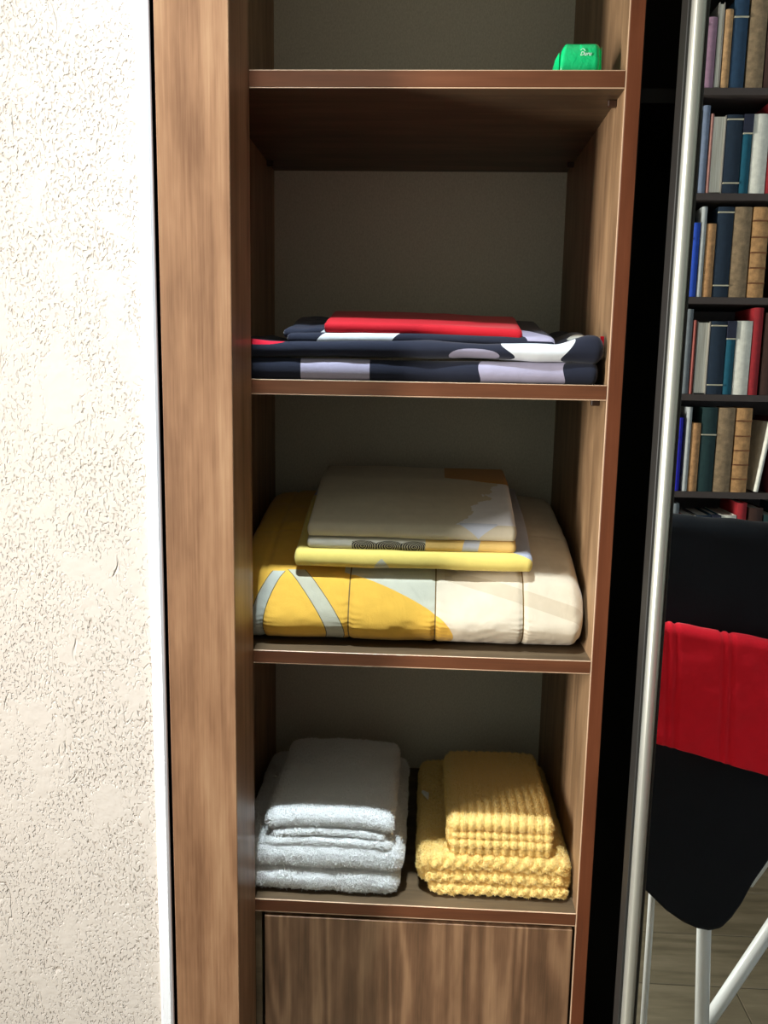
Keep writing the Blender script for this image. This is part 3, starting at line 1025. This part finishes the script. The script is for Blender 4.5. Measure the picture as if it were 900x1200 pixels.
def book(kind, x0, x1, h, z, label, lean=0.0, group=None):
    desc, col, fore, bands = KIND[kind]
    w = x1 - x0; dp = 0.15 if w > 0.012 else 0.13
    mb = MB()
    tk = min(0.0025, w * 0.2)
    hw = w / 2
    if not fore:
        n = 8                       # rounded spine towards the room
        pr = [(-hw, -dp)] + [(-hw + w * k / n, 0.004 * math.sin(math.pi * k / n)) for k in range(n + 1)] + [(hw, -dp), (hw - tk, -dp)] + [(hw - tk, -0.004), (-hw + tk, -0.004)] + [(-hw + tk, -dp)]
        V = [(p[0], p[1], q) for q in (0.0, h) for p in pr]
        k = len(pr)
        F = [(i, (i + 1) % k, k + (i + 1) % k, k + i) for i in range(k)] + [tuple(range(k))[::-1], tuple(range(k, 2 * k))]
        mb.add(V, F)
        py0, py1 = -dp + 0.004, -0.004
    else:
        mb.box(-hw, -hw + tk, -dp, 0.0, 0, h).box(hw - tk, hw, -dp, 0.0, 0, h).box(-hw, hw, -dp - 0.003, -dp, 0, h)
        py0, py1 = -dp, -0.003
    o = mb.build('book', BM[kind])
    o.location = ((x0 + x1) / 2, BY, z + 0.0004)
    o.rotation_euler = (0, lean, 0)
    tag(o, label, 'book', group)
    MB().box(-hw + tk, hw - tk, py0, py1, 0.003, h - 0.003).build('page_block', paper, o)
    if kind == 'teal':
        MB().box(-hw - 0.0002, hw + 0.0002, -0.02, 0.0050, h * 0.77, h + 0.0002).build('spine_cap', navycap, o)
    for bz in bands:
        MB().box(-hw - 0.0003, hw + 0.0003, -0.004, 0.0055, h * bz - 0.0018, h * bz + 0.0018, 0.0005).build('spine_band', rib if kind == 'leather' else gold, o)
    return o


for ri, rw in enumerate(ROWS):
    for bi, (k, a, c, h) in enumerate(rw):
        d = KIND[k][0]
        if bi == 0: where = 'at the left end of'
        elif bi == len(rw) - 1: where = 'at the right end of'
        else: where = 'right of the ' + KIND[rw[bi - 1][0]][0] + ' one on'
        book(k, a, c, min(h, 0.238), ROWZ[ri], d + ' book ' + where + ' the bookcase\'s ' + ORD[ri] + ' shelf', 0.0, 'books in the bookcase')
book('white', .934, .946, .20, ROWZ[4] + 0.0025, 'slim white book leaning in a gap on the bookcase\'s fifth shelf', 0.13, 'books in the bookcase')

# ------------------------------------------------------------------ draped airer seen in the mirror
ar = empty('clothes_airer', (0.56, -0.50, 0))
tag(ar, 'white tubular folding clothes airer under the black and red covers', 'airer')


def apart(name, pts, r):
    o = MB().tube([(p[0] - 0.56, p[1] + 0.50, p[2]) for p in pts], r, 14).build(name, M['white_metal'], ar, True)
    return o


apart('leg', [(0.424, -0.505, 0.012), (0.416, -0.505, 1.150)], 0.006)
apart('leg', [(0.538, -0.50, 0.012), (0.512, -0.50, 0.48), (0.506, -0.50, 1.145)], 0.0125)
apart('leg', [(0.800, -0.50, 0.012), (0.800, -0.50, 1.115)], 0.0125)
apart('brace', [(0.535, -0.53, 0.205), (0.575, -0.53, 0.285), (0.77, -0.53, 0.68)], 0.0125)
apart('brace', [(0.608, -0.565, 0.490), (0.80, -0.565, 0.83)], 0.0125)
apart('rail', [(0.345, -0.50, 1.166), (0.86, -0.50, 1.115)], 0.010)
apart('rail', [(0.345, -0.445, 1.006), (0.86, -0.445, 0.929)], 0.007)
apart('rail', [(0.40, -0.50, 0.085), (0.80, -0.50, 0.085)], 0.010)


def sheet(path_fn, x0, x1, nx, ns, thick, disp, mb):
    """cloth with thickness: path_fn(x, s) -> point, s in 0..1 along the drop"""
    X_, S_ = np.meshgrid(np.linspace(x0, x1, nx + 1), np.linspace(0, 1, ns + 1), indexing='ij')
    Pf = path_fn(X_.ravel(), S_.ravel())
    g = Pf.reshape(nx + 1, ns + 1, 3)
    du = np.gradient(g, axis=0); dv = np.gradient(g, axis=1)
    nrm = np.cross(du, dv); nrm /= np.maximum(np.linalg.norm(nrm, axis=2, keepdims=True), 1e-9)
    d = disp(g.reshape(-1, 3)).reshape(nx + 1, ns + 1, 1)
    a = g + nrm * (thick / 2 + d); c = g - nrm * (thick / 2 - d * 0.6)
    V = np.concatenate([a.reshape(-1, 3), c.reshape(-1, 3)])
    ids = np.arange((nx + 1) * (ns + 1)).reshape(nx + 1, ns + 1); o = ids.size
    q = np.stack([ids[:-1, :-1], ids[1:, :-1], ids[1:, 1:], ids[:-1, 1:]], -1).reshape(-1, 4)
    F = [q, q[:, ::-1] + o]
    for e in (ids[0], ids[-1][::-1], ids[:, -1], ids[:, 0][::-1]):
        F.append(np.stack([e[:-1], e[1:], e[1:] + o, e[:-1] + o], 1))
    mb.add(V, np.concatenate(F))


def hem(x):
    return np.interp(x, [0.34, 0.385, 0.40, 0.438, 0.47, 0.495, 0.515, 0.535, 0.551, 0.565, 0.587, 0.65, 0.72, 0.86], [0.540, 0.528, 0.522, 0.485, 0.464, 0.453, 0.450, 0.457, 0.478, 0.505, 0.555, 0.68, 0.76, 0.80])


def drop(top, yf, yb, lowf, lowb, r):
    """over a rail: back drop -> over -> front drop"""
    def f(x, s):
        lf, lb, tp = lowf(x), lowb(x), top(x)
        L1, L2, L3 = tp - lb, math.pi * r, tp - lf
        T = L1 + L2 + L3; d = s * T
        P = np.zeros((len(x), 3)); P[:, 0] = x
        ym = (yf + yb) / 2
        k1 = d < L1; k3 = d > L1 + L2; k2 = ~(k1 | k3)
        P[k1, 1] = yb; P[k1, 2] = (lb + d)[k1]
        a = (d - L1) / L2 * math.pi
        P[k2, 1] = (ym - (yf - yb) / 2 * np.cos(a))[k2]; P[k2, 2] = (tp + r * np.sin(a))[k2]
        P[k3, 1] = yf; P[k3, 2] = (tp - (d - L1 - L2))[k3]
        return P
    return f


black = fabric('black_cotton', (19, 22, 27), rough=0.85, sheen=0.05)
mb = MB()
sheet(drop(lambda x: 1.166 - 0.02 * (x - 0.35) / 0.2, -0.478, -0.524, hem, lambda x: 0.70 + 0 * x, 0.020), 0.345, 0.86, 110, 150, 0.006,
      lambda P: 0.0045 * vnoise(P * np.array([9, 9, 5]), 3) + 0.0018 * vnoise(P * 26, 4), mb)
tag(mb.build('throw', black, None, True, (0.56, -0.50, 1.18)), 'black cloth throw hanging with a rounded corner over the airer', 'throw')


def r_disp(P):
    d = 0.0030 * vnoise(P * np.array([12, 12, 18]), 8) + 0.0018 * vnoise(P * 40, 9)
    for s in (0.398, 0.412, 0.486, 0.499, 0.58, 0.592, 0.67, 0.682):
        d = d - 0.0035 * np.exp(-((P[:, 0] - s + 0.05 * (P[:, 2] - 0.9)) / 0.0035) ** 2)
    return d


mb = MB()
sheet(drop(lambda x: 1.004 - 0.03 * (x - 0.36) / 0.2, -0.432, -0.458, lambda x: 0.815 - 0.045 * (x - 0.38) / 0.17, lambda x: 0.88 + 0 * x, 0.012), 0.350, 0.86, 150, 110, 0.009, r_disp, mb)
tag(mb.build('quilted_blanket', fabric('red_quilting', (236, 18, 40), rough=0.8, wr=0.002), None, True, (0.56, -0.445, 1.0)),
    'bright red quilted blanket hung in front of the black throw', 'blanket')
